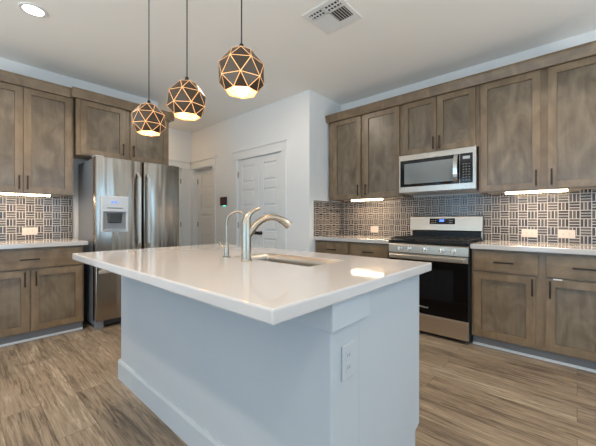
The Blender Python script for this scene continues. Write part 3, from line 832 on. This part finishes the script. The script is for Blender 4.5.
# ------------------------------------------------------------------ pendants
def make_pendant(x, y, zc, label, rot):
    R_ = .111
    t = thing('pendant_lamp', (x, y, zc - R_), label, 'lamp', 'pendant lamps over the island')
    n7 = 7
    bands = ((.84, .50, .5), (.27, .97, 0), (-.42, 1.0, .5), (-.90, .69, 0))
    V = []
    for zz, r, sh_ in bands:
        for k in range(n7):
            a = rot + (k + sh_) * 2 * math.pi / n7
            V.append(Vector((r * math.cos(a), r * math.sin(a), zz)))
    F = [list(range(n7))]
    for b_ in range(3):
        o, p_ = b_ * n7, (b_ + 1) * n7
        d_ = 1 if bands[b_][2] else 0
        for k in range(n7):
            k1 = (k + 1) % n7
            if d_:
                F += [[o + k, o + k1, p_ + k1], [p_ + k, p_ + k1, o + k]]
            else:
                F += [[o + k, o + k1, p_ + k], [p_ + k, p_ + k1, o + k1]]
    E = {tuple(sorted((f[i], f[(i + 1) % len(f)]))) for f in F for i in range(len(f))}
    c = Vector((x, y, zc))
    pl = MB()
    for f in F:
        p = [V[i] * R_ for i in f]; n = len(p); g = sum(p, Vector()) / n
        q = [a + (g - a).normalized() * .0040 for a in p]
        o = [c + a for a in q] + [c + a * .975 for a in q]
        pl.poly(o, [tuple(range(n)), tuple(range(n, 2 * n))] + [(i, (i + 1) % n, n + (i + 1) % n, n + i) for i in range(n)])
    sh = pl.build('shade', 'shade_plate', t)
    lin = MB()
    vs = {i: lin.bm.verts.new(c + V[i] * R_ * .955) for f in F for i in f}
    for f in F: lin.bm.faces.new([vs[i] for i in f])
    lin.build('lining', 'shade_gold', sh)
    sm = MB()
    for a, b_ in sorted(E):
        sm.tube([c + V[a] * R_ * .985, c + V[b_] * R_ * .985], .0016, 5)
    s_ = sm.build('seams', 'seam', sh); s_['label'] = 'glowing amber seams between the facets'
    MB().lathe((x, y, zc + R_ * .862), [(.044, 0), (.026, .010), (.012, .018), (.010, .034), (.004, .040)], 16).build('cap', 'bronze', t, smooth=True)
    MB().tube([(x, y, zc + R_ + .022), (x, y, CE - .024)], .0032, 8).build('cord', 'bronze', t)
    MB().lathe((x, y, CE - .025), [(.02, 0), (.058, .006), (.06, .0245)], 24).build('canopy', 'bronze', t, smooth=True)
    MB().tube([(x, y, zc + R_ * .80), (x, y, zc + .055)], .016, 12).build('socket', 'bronze', t)
    MB().lathe((x, y, zc - .035), [(.001, 0), (.016, .004), (.027, .018), (.029, .034), (.024, .055), (.015, .075), (.013, .09)], 16).build('bulb', 'bulb', t, smooth=True)
    return t
for (x, y, lab, rot) in ((.92, 2.233, 'faceted bronze pendant lamp in front of the refrigerator cabinet, leftmost of three', .09),
                         (.92, 1.704, 'faceted bronze pendant lamp hanging between the other two', .388),
                         (.92, 1.189, 'faceted bronze pendant lamp nearest the ceiling vent, rightmost of three', -.025)):
    make_pendant(x, y, 1.840, lab, rot)

# ------------------------------------------------------------------ ceiling fittings
cl = thing('recessed_light', (.425, 3.19, CE), 'round recessed ceiling light above the left cabinets', 'light')
MB().lathe((.425, 3.19, CE - .006), [(.066, 0), (.088, 0), (.092, .006), (.066, .006)], 32, caps=False).build('trim_ring', 'white_plastic', cl, smooth=True)
MB().lathe((.425, 3.19, CE - .004), [(.001, 0), (.066, 0), (.066, .003)], 32, caps=False).build('lens', 'can_led', cl)

vx0, vx1, vy0, vy1 = 1.885, 2.238, 1.302, 1.655
vt = thing('ceiling_vent', (.5 * (vx0 + vx1), .5 * (vy0 + vy1), CE), 'square white louvered air vent in the ceiling', 'vent')
fr_ = MB()
B = .034
fr_.box(vx0, vx1, vy0, vy0 + B, CE - .008, CE - .0005).box(vx0, vx1, vy1 - B, vy1, CE - .008, CE - .0005)
fr_.box(vx0, vx0 + B, vy0 + B, vy1 - B, CE - .008, CE - .0005).box(vx1 - B, vx1, vy0 + B, vy1 - B, CE - .008, CE - .0005)
fr_.build('frame', 'vent_paint', vt, bevel=.003)
MB().box(vx0 + B, vx1 - B, vy0 + B, vy1 - B, CE - .003, CE - .001).build('backing', 'vent_dark', vt)
lv = MB()
ix0, ix1, iy0, iy1 = vx0 + B, vx1 - B, vy0 + B, vy1 - B
xs_ = ix0 + .085
ym = .5 * (iy0 + iy1)
lv.box(xs_ - .006, xs_ + .006, iy0, iy1, CE - .009, CE - .003).box(ix0, ix1, ym - .008, ym + .008, CE - .009, CE - .003)
for k in range(3):                        # rows of the strip
    x = ix0 + .004 + k * .037
    lv.box(x - .004, x + .004, iy0, iy1, CE - .009, CE - .003)
for k in range(10):
    y = iy0 + .014 + k * (iy1 - iy0 - .028) / 9
    lv.box(ix0, xs_, y - .002, y + .002, CE - .009, CE - .003)
for side, (q0, q1) in ((1, (ym + .008, iy1)), (-1, (iy0, ym - .008))):
    n = 8 if side > 0 else 6
    for k in range(n):
        y = q0 + (k + .5) * (q1 - q0) / n
        hw = .0056 if side > 0 else .0044
        lv.poly([(x, y + s * hw, CE - .004 - (.006 if s * side > 0 else .001)) for x in (xs_ + .006, ix1) for s in (-1, 1)] +
                [(x, y + s * hw, CE - .003 - (.006 if s * side > 0 else .001)) for x in (xs_ + .006, ix1) for s in (-1, 1)],
                [(0, 1, 3, 2), (4, 5, 7, 6), (0, 1, 5, 4), (2, 3, 7, 6), (0, 2, 6, 4), (1, 3, 7, 5)])
lv.box(ix1 - .05, ix1, iy0, ym, CE - .010, CE - .004)
lv.build('louvers', 'vent_paint', vt)

# wall keypad by the pantry door
kp = thing('wall_keypad', (PX, 4.385, 1.37), 'small dark red wall keypad glowing green below, beside the pantry door', 'keypad')
MB(fP).box(4.295, 4.475, .001, .022, 1.372, 1.515).build('body', 'dark_plastic', kp, bevel=.006)
MB(fP).box(4.303, 4.467, .0222, .0235, 1.380, 1.507).build('screen', 'screen_red', kp)
MB(fP).box(4.34, 4.40, .004, .018, 1.362, 1.3715).build('indicator', 'led_green', kp)
